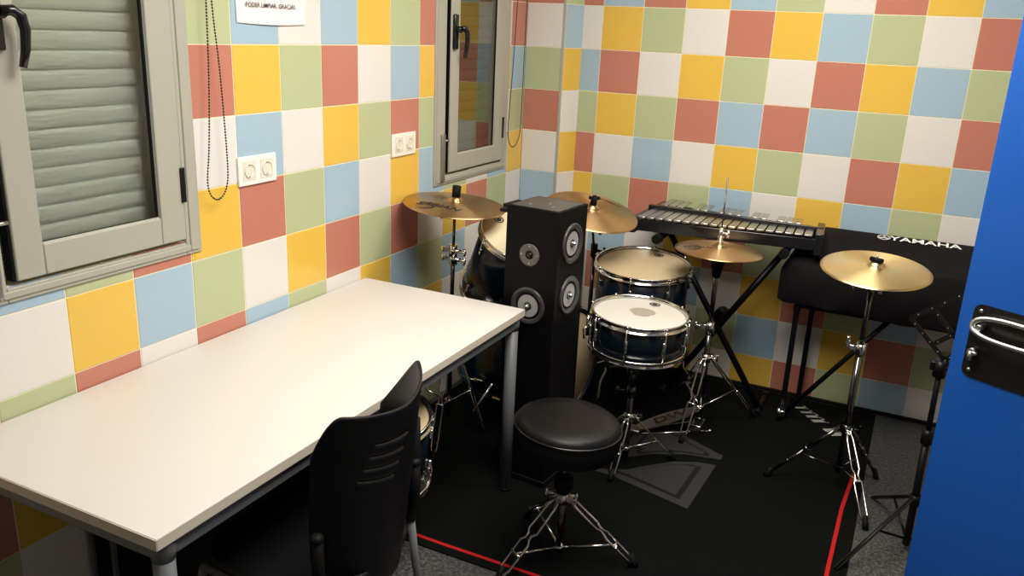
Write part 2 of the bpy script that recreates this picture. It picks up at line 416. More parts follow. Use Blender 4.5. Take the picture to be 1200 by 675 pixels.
# ------------------------------------------------------------------ door
def door():
    e = Vector((1.967, .562, 0)); d = Vector((.872, -.489, 0)).normalized(); n = Vector((-d.y, d.x, 0)); n = -n  # n towards the camera side
    if n.x > 0: n = -n
    T = Matrix((d, Vector((0, 0, 1)), d.cross(Vector((0, 0, 1))))).transposed().to_4x4(); T.translation = e
    # local axes: x along the leaf from its free edge, y up, z = d x up
    zz = d.cross(Vector((0, 0, 1)))
    s = 1 if zz.dot(Vector((1.819, -1.67, 0))-e) > 0 else -1
    root = thing('door_1', 'blue painted door standing open with black handle plate', None, tuple(e), kind='structure')
    def bx(mb, a, b, bev=0):
        (x0, y0, z0), (x1, y1, z1) = a, b; z0, z1 = sorted((z0*s, z1*s)); mb.box((x0, y0, z0), (x1, y1, z1), bev)
    mb = MB(T); bx(mb, (0, .008, -.04), (.84, 2.06, 0), .002); mb.build('leaf', 'door', root)
    mb = MB(T); PP = []
    for (cx, cy, a0) in ((.24, 1.033, 0), (.053, 1.033, 90), (.053, .888, 180), (.24, .888, 270)):
        for q in range(7): a = math.radians(a0+q*15); PP.append((cx+.020*math.cos(a), cy+.020*math.sin(a)))
    mb.hexa([(x, y, 0) for x, y in PP], [(x, y, s*.003) for x, y in PP])
    pl = mb.build('handle_plate', 'plate', root)
    for (x, y) in ((.050, 1.036), (.050, .885), (.243, 1.036), (.243, .885)):
        sc = MB(T); sc.lathe([(0, .0052), (.003, .005), (.0052, .0035), (.0055, .0)], Matrix.Translation((x, y, 0)) @ Matrix.Diagonal((1, 1, s, 1)), 16); sc.build('screw', 'steel', pl)
    h = MB(T)
    pts = []
    for i in range(30):
        a = 2*PI*i/30; cx = .145; x = cx+.098*math.copysign(abs(math.cos(a))**.75, math.cos(a)); y = 1.006+.024*math.copysign(abs(math.sin(a))**.8, math.sin(a))
        pts.append((x, y, s*(.026-.012*math.sin(a))))
    h.tube(pts, .0065, 10, closed=True); h.cyl((.062, 1.0, 0), (.062, 1.0, s*.03), .008); h.cyl((.228, 1.0, 0), (.228, 1.0, s*.03), .008)
    h.build('pull_handle', 'steel', root)
    k = MB(T); k.cyl((.055, .935, 0), (.055, .935, s*.022), .010); k.tube([(.055, .938, s*.02), (.055, .915, s*.022)], [.007, .006], 10); k.tube([(.052, .936, s*.022), (.072, .936, s*.024)], .0045, 8)
    k.build('thumb_turn', 'steel', root)
    hi = MB()
    E2 = e+d*.84
    for z in (.2, 1.0, 1.85): hi.cyl((E2.x, E2.y, z), (E2.x, E2.y, z+.1), .01)
    hi.build('hinge', 'steel', root)
door()
fr = MB()
for (a, b) in ((DY0-.0, DY0+.04), (DY1-.04, DY1)): fr.box((RX-.015, a, 0), (RX+.16, b, 2.08))
fr.box((RX-.015, DY0, 2.04), (RX+.16, DY1, 2.08)); tag(fr.build('trim_3', 'door'), kind='structure')

# ------------------------------------------------------------------ ceiling lamps
for i, (loc, s, e) in enumerate(LAMPS):
    r = thing('ceiling_light', ('square ceiling light above the drums' if i == 0 else 'square ceiling light above the table and chair'), 'light', (loc[0], loc[1], ZC))
    m = MB(); x, y = loc[0], loc[1]; h = s/2
    for a, b in (((x-h-.02, y-h-.02, ZC-.008), (x+h+.02, y-h, ZC)), ((x-h-.02, y+h, ZC-.008), (x+h+.02, y+h+.02, ZC)), ((x-h-.02, y-h, ZC-.008), (x-h, y+h, ZC)), ((x+h, y-h, ZC-.008), (x+h+.02, y+h, ZC))): m.box(a, b)
    m.build('frame', 'paint', r)
    m = MB(); m.box((x-h, y-h, ZC-.006), (x+h, y+h, ZC)); m.build('diffuser', 'lamp', r)

# ------------------------------------------------------------------ rug
def rug():
    r = thing('drum_rug', 'black drum rug with a red border line lying under the drums', 'rug', (.9, 1.2, 0))
    m = MB(); X0, X1, Y0, Y1 = -.0, 1.83, .345, 2.25
    m.box((.03, Y0, .0005), (X1, Y1, .006), .002); m.build('pile', 'rug', r)
    m = MB()
    def strip(pts, w, z0=.0058, z1=.0066):
        for (x0, y0), (x1, y1) in zip(pts, pts[1:]):
            t = Vector((x1-x0, y1-y0, 0)).normalized(); n = Vector((-t.y, t.x, 0))*w/2
            A, B = Vector((x0, y0, z0)), Vector((x1, y1, z0)); m.prism([A-n, B-n, B+n, A+n], (0, 0, 1), z1-z0)
    strip([(.07, .41), (.43, .395), (.52, .386), (.62, .384), (.89, .386), (1.775, .386)], .013)
    strip([(1.775, .386), (1.772, .9), (1.774, 1.3), (1.79, 1.60)], .013)
    m.build('border_line', 'rugred', r)
    # grey emblem: two arrow-like segments with an inset dark line
    def poly(pts, z, mat_, name, par):
        mm = MB(); lo = [(x, y, z) for x, y in pts]; hi = [(x, y, z+.0004) for x, y in pts]; mm.hexa(lo, hi); return mm.build(name, mat_, par)
    A = [(.84, 1.10), (.969, 1.09), (1.276, 1.008), (1.293, 1.385), (1.22, 1.37), (1.13, 1.32), (1.05, 1.235), (.98, 1.15)]
    def shrink(P, k):
        c = Vector((sum(p[0] for p in P)/len(P), sum(p[1] for p in P)/len(P))); return [tuple(c+(Vector(p)-c)*k) for p in P]
    B = [(.93, 1.60), (1.02, 1.62), (1.30, 1.475), (1.30, 1.44), (1.16, 1.41), (1.04, 1.34), (.96, 1.26), (.92, 1.40)]
    for P in (A, B):
        e = poly(P, .006, 'ruggrey', 'emblem', r); poly(shrink(P, .76), .0064, 'rugdark', 'emblem_line', e); poly(shrink(P, .66), .0082, 'ruggrey', 'emblem_centre', e)
    # slanted white lettering along the far corner, worn beyond reading
    s = Vector((1.485, 2.13, .0062)); d = Vector((.64, -.765, 0)); u = Vector((.76, .65, 0))
    mm = MB()
    for i, t in enumerate((0, .048, .090, .135, .225, .262)):
        a = s+d*t; wdt = .016+.003*i; L = .055+.004*i
        mm.prism([a, a+d*wdt, a+d*(wdt+.012)+u*L, a+d*.012+u*L], (0, 0, 1), .0006)
        mm.prism([a+u*L*.8, a+u*L*.8+d*(wdt+.012), a+u*L+d*(wdt+.018), a+u*L], (0, 0, 1), .0006)
    mm.build('lettering', 'gink', r)
rug()

# ------------------------------------------------------------------ table
def table():
    r = thing('table', 'long white-topped table with round grey legs against the tiled wall', 'table', (.34, .03, 0))
    m = MB(); m.box((.004, -.752, .680), (.674, .828, .705), .0015); m.build('tabletop', 'laminate', r)
    m = MB(); m.box((.6735, -.7525, .6805), (.6755, .8285, .7035)); m.box((.004, -.7537, .6805), (.6755, -.7515, .7035)); m.box((.004, .8275, .6805), (.6755, .8297, .7035)); m.build('edge_band', 'edge', r)
    m = MB()
    for a, b in (((.05, -.735, .640), (.64, -.705, .678)), ((.05, .781, .640), (.64, .811, .678)), ((.636, -.70, .640), (.662, .78, .678)), ((.02, -.70, .640), (.046, .78, .678))): m.box(a, b, .003)
    m.build('frame', 'greymetal', r)
    for x in (.036, .645):
        for y in (-.715, .795):
            m = MB(); m.cyl((x, y, .012), (x, y, .66), .0215, 24); m.lathe([(0, 0), (.0215, 0), (.0255, .022), (.0255, .05), (.0215, .054)], Matrix.Translation((x, y, .632)), 24)
            lg = m.build('leg', 'greymetal', r)
            m = MB(); m.cyl((x, y, .007), (x, y, .018), .0225, 24); m.build('foot_cap', 'rubber', lg)
table()
# dark cabinet below the table
def cabinet():
    r = thing('cabinet', 'black cabinet with grey upright edges standing under the table', 'cabinet', (.17, .12, 0))
    m = MB(); m.box((.02, -.42, .0), (.31, .66, .60), .006); m.build('body', 'mdf', r)
    for y in (-.405, ):
        m = MB(); m.box((.10, -.432, .02), (.112, -.420, .58), .002); m.build('edge_strip', 'greymetal', r)
        m = MB(); m.box((.018, -.431, .02), (.028, -.420, .58), .002); m.build('edge_strip', 'greymetal', r)
cabinet()

# ------------------------------------------------------------------ chair
def chair():
    r = thing('chair', 'black plastic chair with a curved slotted backrest pushed up to the table', 'chair', (.62, -.27, 0))
    B = Vector((.848, -.254, 0)); R = .200; PM = 1.12; nu, nv = 72, 60; ztop = .832; zbot = .37
    def S(u, v):   # u in -1..1, v 0..1
        ph = u*(PM if u < 0 else PM+.42*u); top = ztop+(.022 if u < 0 else .075)*abs(u)**1.4-(.10*(max(0, -u-.72)/.28)**2 if u < 0 else .20*(max(0, u-.62)/.38)**1.3); bot = zbot+.10*abs(u)**2
        z = bot+(top-bot)*v; rec = (z-zbot)*.10; wd = 1.0-.14*(1-v)**2
        return Vector((B.x+rec-R*(1-math.cos(ph)), B.y+R*math.sin(ph)*wd, z))
    mb = MB(); V = [[mb.v(S(-1+2*i/nu, j/nv)) for j in range(nv+1)] for i in range(nu+1)]
    for i in range(nu):
        for j in range(nv):
            u = -1+2*(i+.5)/nu; skip = False
            for q in range(4):
                jj = 50-q*4 if q else 50
                if j == 50-q*4 and abs(u+.16+.05*q) < .24: skip = True
            if not skip: mb.f([V[i][j], V[i+1][j], V[i+1][j+1], V[i][j+1]])
    o = mb.build('backrest', 'plastic', r); md = o.modifiers.new('solid', 'SOLIDIFY'); md.thickness = .006; md.offset = 0
    m = MB()   # seat: rounded dished pad
    P = []
    n = 40
    for i in range(n):
        a = 2*PI*i/n; P.append((.635+.205*math.copysign(abs(math.cos(a))**.6, math.cos(a)), -.275+.20*math.copysign(abs(math.sin(a))**.6, math.sin(a))))
    c = (.635, -.275)
    rings = [(1, .405), (1.02, .415), (1.0, .428), (.85, .425), (.5, .416), (.0, .412)]
    prev = None
    lowc = [m.v((x, y, .405)) for x, y in P]; m.f(lowc[::-1])
    prev = lowc
    for k, z in rings[1:-1]:
        cur = [m.v((c[0]+(x-c[0])*k, c[1]+(y-c[1])*k, z)) for x, y in P]
        for i in range(n): m.f([prev[i], prev[(i+1) % n], cur[(i+1) % n], cur[i]])
        prev = cur
    m.f(prev); m.build('seat', 'plastic', r)
    for sy in (-1, 1):
        yb = -.275+sy*.19
        m = MB(); m.tube([(.81, yb, .74-.16), (.812, yb, .5), (.80, yb, .42)], .014, 14); m.ball((.81, yb, .585), .0165, 14, (1, 1, .7)); m.build('back_upright', 'rubber', r)
        if sy > 0: m = MB(); m.tube([(.802, yb+.012, .70), (.80, yb+.012, .56), (.803, yb+.005, .44)], [.014, .019, .017], 14); m.build('sleeve', 'rubber', r)
        m = MB(); m.tube([(.80, yb, .425), (.815, yb, .30), (.86, yb+sy*.01, .012)], .0105, 14); lg = m.build('leg', 'greymetal', r)
        f = MB(); f.cyl((.861, yb+sy*.0103, .0), (.858, yb+sy*.01, .03), .014, 14); f.build('foot_cap', 'rubber', lg)
        m = MB(); m.tube([(.47, yb, .395), (.45, yb, .30), (.43, yb+sy*.01, .012)], .0105, 14); lg = m.build('leg', 'greymetal', r)
        f = MB(); f.cyl((.429, yb+sy*.0103, .0), (.431, yb+sy*.01, .03), .014, 14); f.build('foot_cap', 'rubber', lg)
        m = MB(); m.tube([(.80, yb, .40), (.47, yb, .395)], .0105, 12); m.build('seat_rail', 'greymetal', r)
chair()

# ------------------------------------------------------------------ drum helper
def drum(root, T, R, H, head, shell='shell', lugs=8, rim='chrome', hoop_h=.022, rods=True, logo=True, bottom=True):
    """T: frame with z out of the top head"""
    m = MB(T); m.lathe([(R-.006, -.004), (R, -.006), (R, -H+.006), (R-.006, -H+.004)], seg=64); m.build('shell', shell, root)
    m = MB(T); m.lathe([(0, .0), (R-.012, 0), (R-.004, -.003), (R+.003, -.010)], seg=64); hd = m.build('drum_head', head, root)
    def hoop(z0, z1):
        m = MB(T); a = R+.0035
        m.lathe([(a, z0), (a+.010, z0), (a+.010, z0+.003*(1 if z1 > z0 else -1)), (a+.003, z0+.004*(1 if z1 > z0 else -1)), (a+.003, z1-.002*(1 if z1 > z0 else -1)), (a+.007, z1), (a-.001, z1), (a-.001, z0), (a, z0)], seg=64)
        return m.build('hoop', rim, root)
    hoop(-.014, .009)
    if bottom:
        hoop(-H+.014, -H-.009); m = MB(T); m.lathe([(0, -H), (R-.003, -H), (R+.003, -H+.010)], seg=48); m.build('drum_head', head, root)
    for i in range(lugs):
        a = 2*PI*(i+.5)/lugs; c, s_ = math.cos(a), math.sin(a)
        L = T @ Matrix.Rotation(a, 4, 'Z')
        m = MB(L); zm = -H/2
        if H > .2:
            m.box((R-.001, -.007, -.075), (R+.013, .007, -.045), .004); m.box((R-.001, -.007, -H+.045), (R+.013, .007, -H+.075), .004)
        else: m.box((R-.001, -.007, zm-.024), (R+.013, .007, zm+.024), .005)
        lg = m.build('lug', rim, root)
        m = MB(L); x = R+.0125
        if H > .2: m.cyl((x, 0, -.05), (x, 0, .004), .0028, 8); m.cyl((x, 0, -H-.004), (x, 0, -H+.05), .0028, 8)
        else: m.cyl((x, 0, -H-.004), (x, 0, .004), .0028, 8)
        m.cyl((x, 0, .002), (x, 0, .012), .005, 8); m.build('tension_rod', rim, lg)
    if logo:
        # small round badge printed on the head near the far rim
        lt = T @ logo if isinstance(logo, Matrix) else T @ Matrix.Translation((0, R*.78, .0006))
        m = MB(lt); m.lathe([(.0, .0002), (.011, .0002)], seg=20); m.lathe([(.015, .0002), (.021, .0002)], seg=24); m.build('head_badge', 'ink', hd)
    return hd
def camright(T, p=None):
    return T

# view-aligned compass: towards back-left etc. is given in world coordinates per drum
# snare drum ------------------------------------------------------
SN = Vector((.982, 1.185, .645))
snare = thing('snare_drum', 'snare drum with a white coated head and grey worn patch', 'drum', (.982, 1.185, .50))
T = frame(SN, (.039, -.028, 1), (math.cos(.46), math.sin(.46), 0))
hd = drum(snare, T, .172, .135, 'headw', lugs=8, logo=Matrix.Translation((.072, .104, .0008)))
m = MB(T); rr = random.Random(4); n = 36
lo = []
for i in range(n):
    a = 2*PI*i/n; k = 1+.07*math.sin(3*a+1)+.05*rr.uniform(-1, 1); lo.append((.012+.047*k*math.cos(a), .015+.045*k*math.sin(a), .0004))
m.f([m.v(p) for p in lo]); m.build('worn_patch', 'patch', hd)
m = MB(T); m.box((-.185, -.02, -.12), (-.172, .02, -.05), .004); m.cyl((-.19, 0, -.02), (-.19, 0, -.10), .006); m.tube([(-.186, .0, -.06), (-.205, -.006, -.075), (-.20, -.01, -.11)], .004); m.build('strainer', 'chrome', snare)
# floor tom
ftom = thing('floor_tom', 'large dark floor tom with a tan head behind the white snare', 'drum', (.83, 1.70, 0))
FT = Vector((.825, 1.703, .689)); T = frame(FT, (.037, -.093, 1), (math.cos(.46), math.sin(.46), 0))
drum(ftom, T, .198, .36, 'headt', lugs=8, logo=Matrix.Translation((.085, .115, .0008)))
for a in (250, 10, 130):
    a = math.radians(a); d = Vector((math.cos(a), math.sin(a), 0)); p = Vector((.825, 1.72, 0))+d*.208
    m = MB(); m.tube([(p.x, p.y, .50), (p.x, p.y, .24), (p.x+d.x*.03, p.y+d.y*.03, .20), (p.x+d.x*.045, p.y+d.y*.045, .012)], .005, 10)
    m.box((p.x-.012, p.y-.012, .42), (p.x+.012, p.y+.012, .47), .004); lg = m.build('leg', 'chrome', ftom)
    f = MB(); f.cyl((p.x+d.x*.045, p.y+d.y*.045, .006), (p.x+d.x*.045, p.y+d.y*.045, .035), .010, 12); f.build('rubber_foot', 'rubber', lg)
# bass drum
bass = thing('bass_drum', 'bass drum lying on its side behind the black speaker, tan head facing right', 'drum', (.42, 1.46, 0))
BD = Vector((.60, 1.44, .268)); T = frame(BD, (1, -.22, 0), (0, 0, 1))
def bassdrum():
    R, H = .238, .40
    m = MB(T); m.lathe([(R-.006, -.004), (R, -.006), (R, -H+.006), (R-.006, -H+.004)], seg=64); m.build('shell', 'shell', bass)
    m = MB(T); m.lathe([(0, 0), (R-.01, 0), (R, -.01)], seg=64); m.build('drum_head', 'headt', bass)
    m = MB(T); m.lathe([(0, -H), (R-.01, -H), (R, -H+.01)], seg=64); m.build('drum_head', 'headc', bass)
    for z in (-.012, -H+.012):
        m = MB(T); m.lathe([(R+.002, z-.02), (R+.012, z-.02), (R+.012, z+.02), (R+.002, z+.02), (R+.002, z-.02)], seg=64); m.build('hoop', 'shell' if z > -.1 else 'bshell', bass)
    for i in range(8):
        L = T @ Matrix.Rotation(2*PI*(i+.5)/8, 4, 'Z'); m = MB(L)
        m.box((R-.001, -.008, -.13), (R+.014, .008, -.08), .004); m.box((R-.001, -.008, -H+.08), (R+.014, .008, -H+.13), .004); m.cyl((R+.016, 0, -.09), (R+.016, 0, -.0), .003, 8); m.cyl((R+.016, 0, -H), (R+.016, 0, -H+.09), .003, 8)
        m.build('lug', 'chrome', bass)
    for sy in (-1, 1):
        m = MB(); m.tube([(.36, 1.46+sy*.235, .20), (.27, 1.46+sy*.30, .012)], .006, 10); m.build('spur', 'chrome', bass)
bassdrum()
# mounted tom
tom = thing('mounted_tom', 'dark tilted tom with an ivory head between the left cymbal and the speaker', 'drum', (.40, 1.27, .62))
T = frame((.440, 1.250, .850), (.46, -.30, 1), (math.cos(.46), math.sin(.46), 0))
drum(tom, T, .152, .32, 'headc', lugs=6, logo=Matrix.Translation((-.085, .070, .0008)))
m = MB(); m.cyl((.41, 1.53, .50), (.41, 1.53, .74), .011, 14); m.tube([(.41, 1.53, .72), (.405, 1.48, .745), (.39, 1.43, .745)], .008, 10); m.box((.39, 1.51, .69), (.43, 1.55, .735), .005); m.build('mount_arm', 'chrome', bass)
# small drum under the table
und = thing('small_drum', 'small dark drum with a tan head half hidden behind the black chair', 'drum', (.50, .16, 0))
T = frame((.50, .205, .515), (.10, -.12, 1), (1, 0, 0))
drum(und, T, .150, .235, 'headt', lugs=6, logo=False)
m = MB(); m.cyl((.47, .215, .03), (.47, .215, .27), .012)
for a in (200, 320, 80):
    a = math.radians(a); m.tube([(.47, .215, .16), (.47+.16*math.cos(a), .215+.16*math.sin(a), .012)], .008, 8)
m.tube([(.36, .215, .262), (.47, .215, .24), (.58, .215, .262)], .006, 8); m.build('stand_base', 'dchrome', und)

# ------------------------------------------------------------------ cymbals
def cyprof(R, t=0.0):
    bell = R*.17; hb = R*.115
    pr = [(0, hb+.0)]
    for i in range(1, 9): a = i/8*PI/2; pr.append((bell*math.sin(a)*.92, hb*(.30+.70*math.cos(a))))
    pr += [(bell, hb*.20)]
    for i in range(1, 13):
        k = i/12; r = bell+(R-bell)*k; pr.append((r, hb*.18-R*.085*k**1.6))
    return pr
def zprof(R, r):
    P = cyprof(R)
    for (r0, z0), (r1, z1) in zip(P, P[1:]):
        if r0 <= r <= r1: return z0+(z1-z0)*(r-r0)/(r1-r0+1e-9)
    return P[-1][1]
def cymbal(label, c, tilt, R, material, texts=(), name='cymbal', shape=1.0):
    z = Vector((tilt[0], tilt[1], 1)); T = frame(Vector(c)+Vector((0, 0, R*.06)), z, (1, 0, 0))
    root = thing(name, label, 'cymbal', T)
    P = cyprof(R); m = MB(T); top = P; bot = [(r, zz-.0012) for r, zz in P][::-1]
    m.lathe([(.006, top[0][1])]+top[1:]+bot[:-1]+[(.006, top[0][1]-.0012), (.006, top[0][1])], seg=96)
    b = m.build('plate', material, root)
    for (s, size, x, y, ang, bold) in texts:
        L = Matrix.Translation((x, y, 0)) @ Matrix.Rotation(ang, 4, 'Z')
        def zf(q): return Vector((q.x, q.y, zprof(R, math.hypot(q.x, q.y))+.0010))
        tm = text_mesh(s, size, L, zf, bold, .25, 1.15); bmesh.ops.subdivide_edges(tm.b, edges=[e for e in tm.b.edges if e.calc_length() > .02], cuts=1)
        tm.b.transform(T); tm.build('lettering', 'ink', b, recalc=False)
    return root, T, b
def swirl(b, T, R, x, y, s):
    m = MB()
    for k in range(5):
        rr = s*(1-k*.17); pts = []
        for i in range(28):
            a = 2*PI*i/28; px, py = x+rr*math.cos(a)+s*.12*k, y+rr*math.sin(a)*.98; pts.append(T @ Vector((px, py, zprof(R, math.hypot(px, py))+.0009)))
        m.tube(pts, .0006, 4, closed=True)
    m.build('swirl_mark', 'cord', b)
cr = math.radians(26)   # picture-right direction on a level disc
sab, ST, sb = cymbal('bronze crash cymbal with black brand lettering over the far end of the table', (.21, 1.135, .963), (.083, -.012), .203, 'brass', [('SABIAN', .046, -.015, -.105, math.radians(5), .0008)])
swirl(sb, ST, .203, -.055, -.125, .038)
ride, RT, rb_ = cymbal('bronze cymbal partly hidden behind the top of the black speaker', (.598, 1.63, .902), (.228, -.128), .203, 'brass', [('SABIAN', .026, .03, .145, math.radians(-10), .0004)])
hh, HT, hb_ = cymbal('bronze cymbal on the hi-hat stand in front of the glockenspiel', (1.149, 1.651, .812), (.013, .011), .178, 'brass', [('SABIAN', .030, -.082, -.045, math.radians(8), .0003)])
swirl(hb_, HT, .178, -.095, -.055, .035)
rc, CT, cb = cymbal('bright brass cymbal in front of the covered keyboard', (1.741, 1.446, .878), (.01, -.131), .185, 'brassy', ())

# ------------------------------------------------------------------ stands
def rodset(m, pts, r, gap, side):
    """two parallel rods with a pinch"""
    for sg in (-1, 1):
        m.tube([Vector(p)+Vector(side)*gap*k*sg for p, k in pts], r, 8)
def tripod(root, c, hub, low, feet, dbl=True, rod='chrome', r=.0038, foot=.011, gap=.012, coll='chrome', strut_at=.55, pinch=True):
    c = Vector((c[0], c[1], 0)); H = c+Vector((0, 0, hub)); L = c+Vector((0, 0, low))
    m = MB(); m.cyl(H+Vector((0, 0, -.018)), H+Vector((0, 0, .018)), .019, 16); m.cyl(L+Vector((0, 0, -.008)), L+Vector((0, 0, .008)), .014, 14)
    m.cyl(H+Vector((.018, 0, 0)), H+Vector((.045, 0, .004)), .004, 8); m.box(tuple(H+Vector((.042, -.003, -.010))), tuple(H+Vector((.050, .003, .022))), .002)
    for (fx, fy) in feet:
        d = (Vector((fx, fy, 0))-c).normalized(); m.box(tuple(H+d*.014+Vector((-.007, -.007, -.012))), tuple(H+d*.030+Vector((.007, .007, .012))), .002)
    m.build('collar', coll, root)
    for (fx, fy) in feet:
        F = Vector((fx, fy, .018)); d = (F-c); d.z = 0; d.normalize(); side = Vector((-d.y, d.x, 0)); A = H+d*.022
        K = lambda t, up=0: A.lerp(F, t)+Vector((0, 0, up))
        m = MB()
        if dbl:
            rodset(m, [(K(0), .3), (K(.10), .8), (K(.42), 1.0), (K(.47), .45 if pinch else 1), (K(.52), .45 if pinch else 1), (K(.57), 1.0), (K(.90), .9), (K(1), .25)], r, gap, side)
        else:
            m.tube([K(0), K(.45)], r*2.2, 10); m.tube([K(.40), K(1)], r*1.7, 10)
            m.cyl(K(.43), K(.48), r*3.0, 10); m.cyl(K(.70), K(.72), r*2.6, 10)
        lg = m.build('leg', rod, root)
        m = MB(); S = A.lerp(F, strut_at); m.tube([L+d*.012, S], r*.95, 8); m.cyl(S-side*(gap+.004), S+side*(gap+.004), r*1.1, 8); m.build('strut', rod, lg)
        m = MB(); m.tube([F+Vector((0, 0, .028))-d*.012, F+Vector((0, 0, 0)), Vector((F.x+d.x*.006, F.y+d.y*.006, .006))], [foot*.8, foot, foot*1.05], 12); m.build('rubber_foot', 'rubber', lg)
def wing(m, p, ax=(1, 0, 0), s=1):
    p = Vector(p); ax = Vector(ax).normalized(); m.cyl(p, p+ax*.028*s, .005*s, 10); q = p+ax*.026*s; up = Vector((0, 0, 1)); m.tube([q-up*.016*s, q+ax*.006*s, q+up*.016*s], [.0055*s, .005*s, .0055*s], 8)

RUGZ = .006
# left crash stand
r = thing('cymbal_stand', 'chrome cymbal stand under the cymbal at the far end of the table', 'stand', (.21, 1.12, RUGZ))
m = MB(); m.cyl((.21, 1.12, .06), (.21, 1.125, .50), .011, 14); m.cyl((.21, 1.125, .48), (.21, 1.13, .78), .0085, 14); m.cyl((.21, 1.13, .77), (.21, 1.135, .93), .006, 12); m.build('pole', 'dchrome', r)
m = MB()
for z in (.50, .745, .78):
    m.cyl((.21, 1.13, z-.024), (.21, 1.13, z+.024), .017, 14); m.cyl((.175, 1.125, z), (.245, 1.125, z), .0085, 10); wing(m, (.24, 1.12, z), (1, -.1, 0)); m.box((.158, 1.115, z-.010), (.172, 1.135, z+.010), .003)
m.cyl((.18, 1.135, .915), (.24, 1.135, .925), .014, 14); wing(m, (.185, 1.13, .92), (-1, -.4, 0)); m.build('clamp', 'chrome', r)
m = MB(); m.cyl((.212, 1.135, .925), (.214, 1.135, .965), .012, 14); m.cyl((.2133, 1.1349, .988), (.2175, 1.1345, 1.038), .0165, 18, .0175); m.build('felt_sleeve', 'rubber', r)
tripod(r, (.21, 1.12), .40, .13, [(.31, .83), (.055, 1.02), (.36, 1.155)], gap=.013)
# ride stand
r = thing('cymbal_stand', 'cymbal stand hidden behind the black speaker, its wing nuts peeking out', 'stand', (.56, 1.80, RUGZ))
m = MB(); m.cyl((.56, 1.80, .06), (.56, 1.80, .70), .010, 14); m.cyl((.56, 1.80, .68), (.592, 1.645, .915), .006, 12); m.build('pole', 'dchrome', r)
m = MB(); m.cyl((.56, 1.80, .66), (.56, 1.80, .72), .016, 14); wing(m, (.575, 1.80, .69), (1, 0, 0), 1.2); wing(m, (.60, 1.66, .82), (1, 0, 0), 1.2); m.cyl((.575, 1.66, .82), (.605, 1.66, .82), .008); m.build('clamp', 'black', r)
m = MB(); m.cyl((.594, 1.632, .905), (.592, 1.634, .925), .010); m.tube([(.603, 1.627, .934), (.612, 1.622, .972)], [.015, .012], 16); m.tube([(.585, 1.62, .965), (.607, 1.624, .958), (.632, 1.628, .966)], [.007, .008, .007], 10); m.build('wing_nut', 'rubber', r)
tripod(r, (.56, 1.80), .30, .12, [(.44, 2.0), (.74, 2.02), (.50, 1.765)], gap=.012)
# hi-hat stand
def hihat():
    r = thing('hi_hat_stand', 'chrome hi-hat stand with a long rod and foot pedal beside the snare', 'stand', (1.149, 1.651, RUGZ))
    x, y = 1.149, 1.651
    m = MB(); m.cyl((x, y, .05), (x, y, .50), .0125, 16); m.cyl((x, y, .47), (x, y, .76), .010, 14); m.build('pole', 'dchrome', r)
    m = MB(); m.cyl((x, y, .74), (x, y, 1.108), .0028, 8); m.build('pull_rod', 'dchrome', r)
    m = MB(); m.cyl((x, y, .745), (x, y, .775), .026, 18, .030); m.cyl((x, y, .775), (x, y, .803), .030, 18, .014); m.cyl((x, y, .70), (x, y, .745), .016, 16, .024); m.build('seat_cup', 'rubber', r)
    m = MB(); m.cyl((x, y, .843), (x, y, .852), .014, 16); m.cyl((x, y, .852), (x, y, .905), .0085, 14); wing(m, (x+.006, y, .885), (1, -.3, 0), .9); m.cyl((x, y, .862), (x, y, .870), .012, 14)
    m.build('clutch', 'chrome', r)
    m = MB(); m.cyl((x, y, .455), (x, y, .505), .019, 16); m.box((x-.034, y-.01, .47), (x-.016, y+.01, .492), .003); wing(m, (x-.03, y, .481), (-1, -.2, 0)); m.build('height_clamp', 'chrome', r)
    tripod(r, (x, y), .345, .12, [(1.118, 1.50), (1.34, 1.905), (.985, 1.84)], gap=.016, r=.0042)
    # pedal: heel plate, footboard, base rod and frame posts
    h = Vector((.93, 1.50, .024)); t = Vector((1.135, 1.66, .098)); d = (t-h).normalized(); s = Vector((-d.y, d.x, 0)).normalized()
    m = MB()
    n = 12; lo = []; hi = []
    for sg in (-1, 1):
        L = []
        for i in range(n+1):
            k = i/n; wdt = .022+.020*math.sin(PI*min(1, k*1.1))**.7*(1 if k < .85 else .75); L.append(h.lerp(t, k)+s*sg*wdt)
        lo.append(L)
    P = lo[0]+lo[1][::-1]; up = s.cross(d).normalized(); up = up if up.z > 0 else -up
    m.hexa([tuple(p) for p in P], [tuple(p+up*.006) for p in P]); fb = m.build('footboard', 'steel', r)
    # open letters stamped in the footboard
    L4 = Matrix((d, up.cross(d), up)).transposed().to_4x4(); L4.translation = h.lerp(t, .55)+up*.0082
    tm = text_mesh('DW', .062, L4, None, .0008, 0, 1.4); tm.build('lettering', 'ink', fb, recalc=False)
    m = MB(); m.box((h.x-.045, h.y-.035, .007), (h.x+.012, h.y+.025, .026), .005); m.build('heel_plate', 'steel', r)
    m = MB(); m.tube([(.95, 1.48, .012), (1.20, 1.66, .012)], .0045, 8); m.tube([(.93, 1.53, .012), (1.10, 1.70, .012)], .0035, 8); m.ball((1.20, 1.66, .013), .007, 10); m.box((1.125, 1.60, .008), (1.17, 1.69, .05), .003); m.build('base_rod', 'chrome', r)
    m = MB(); m.tube([t+Vector((0, 0, -.01)), (x-.005, y, .14)], .004, 8); m.box((x-.014, y-.022, .03), (x+.014, y+.022, .075), .004); m.build('chain_link', 'dchrome', r)
hihat()
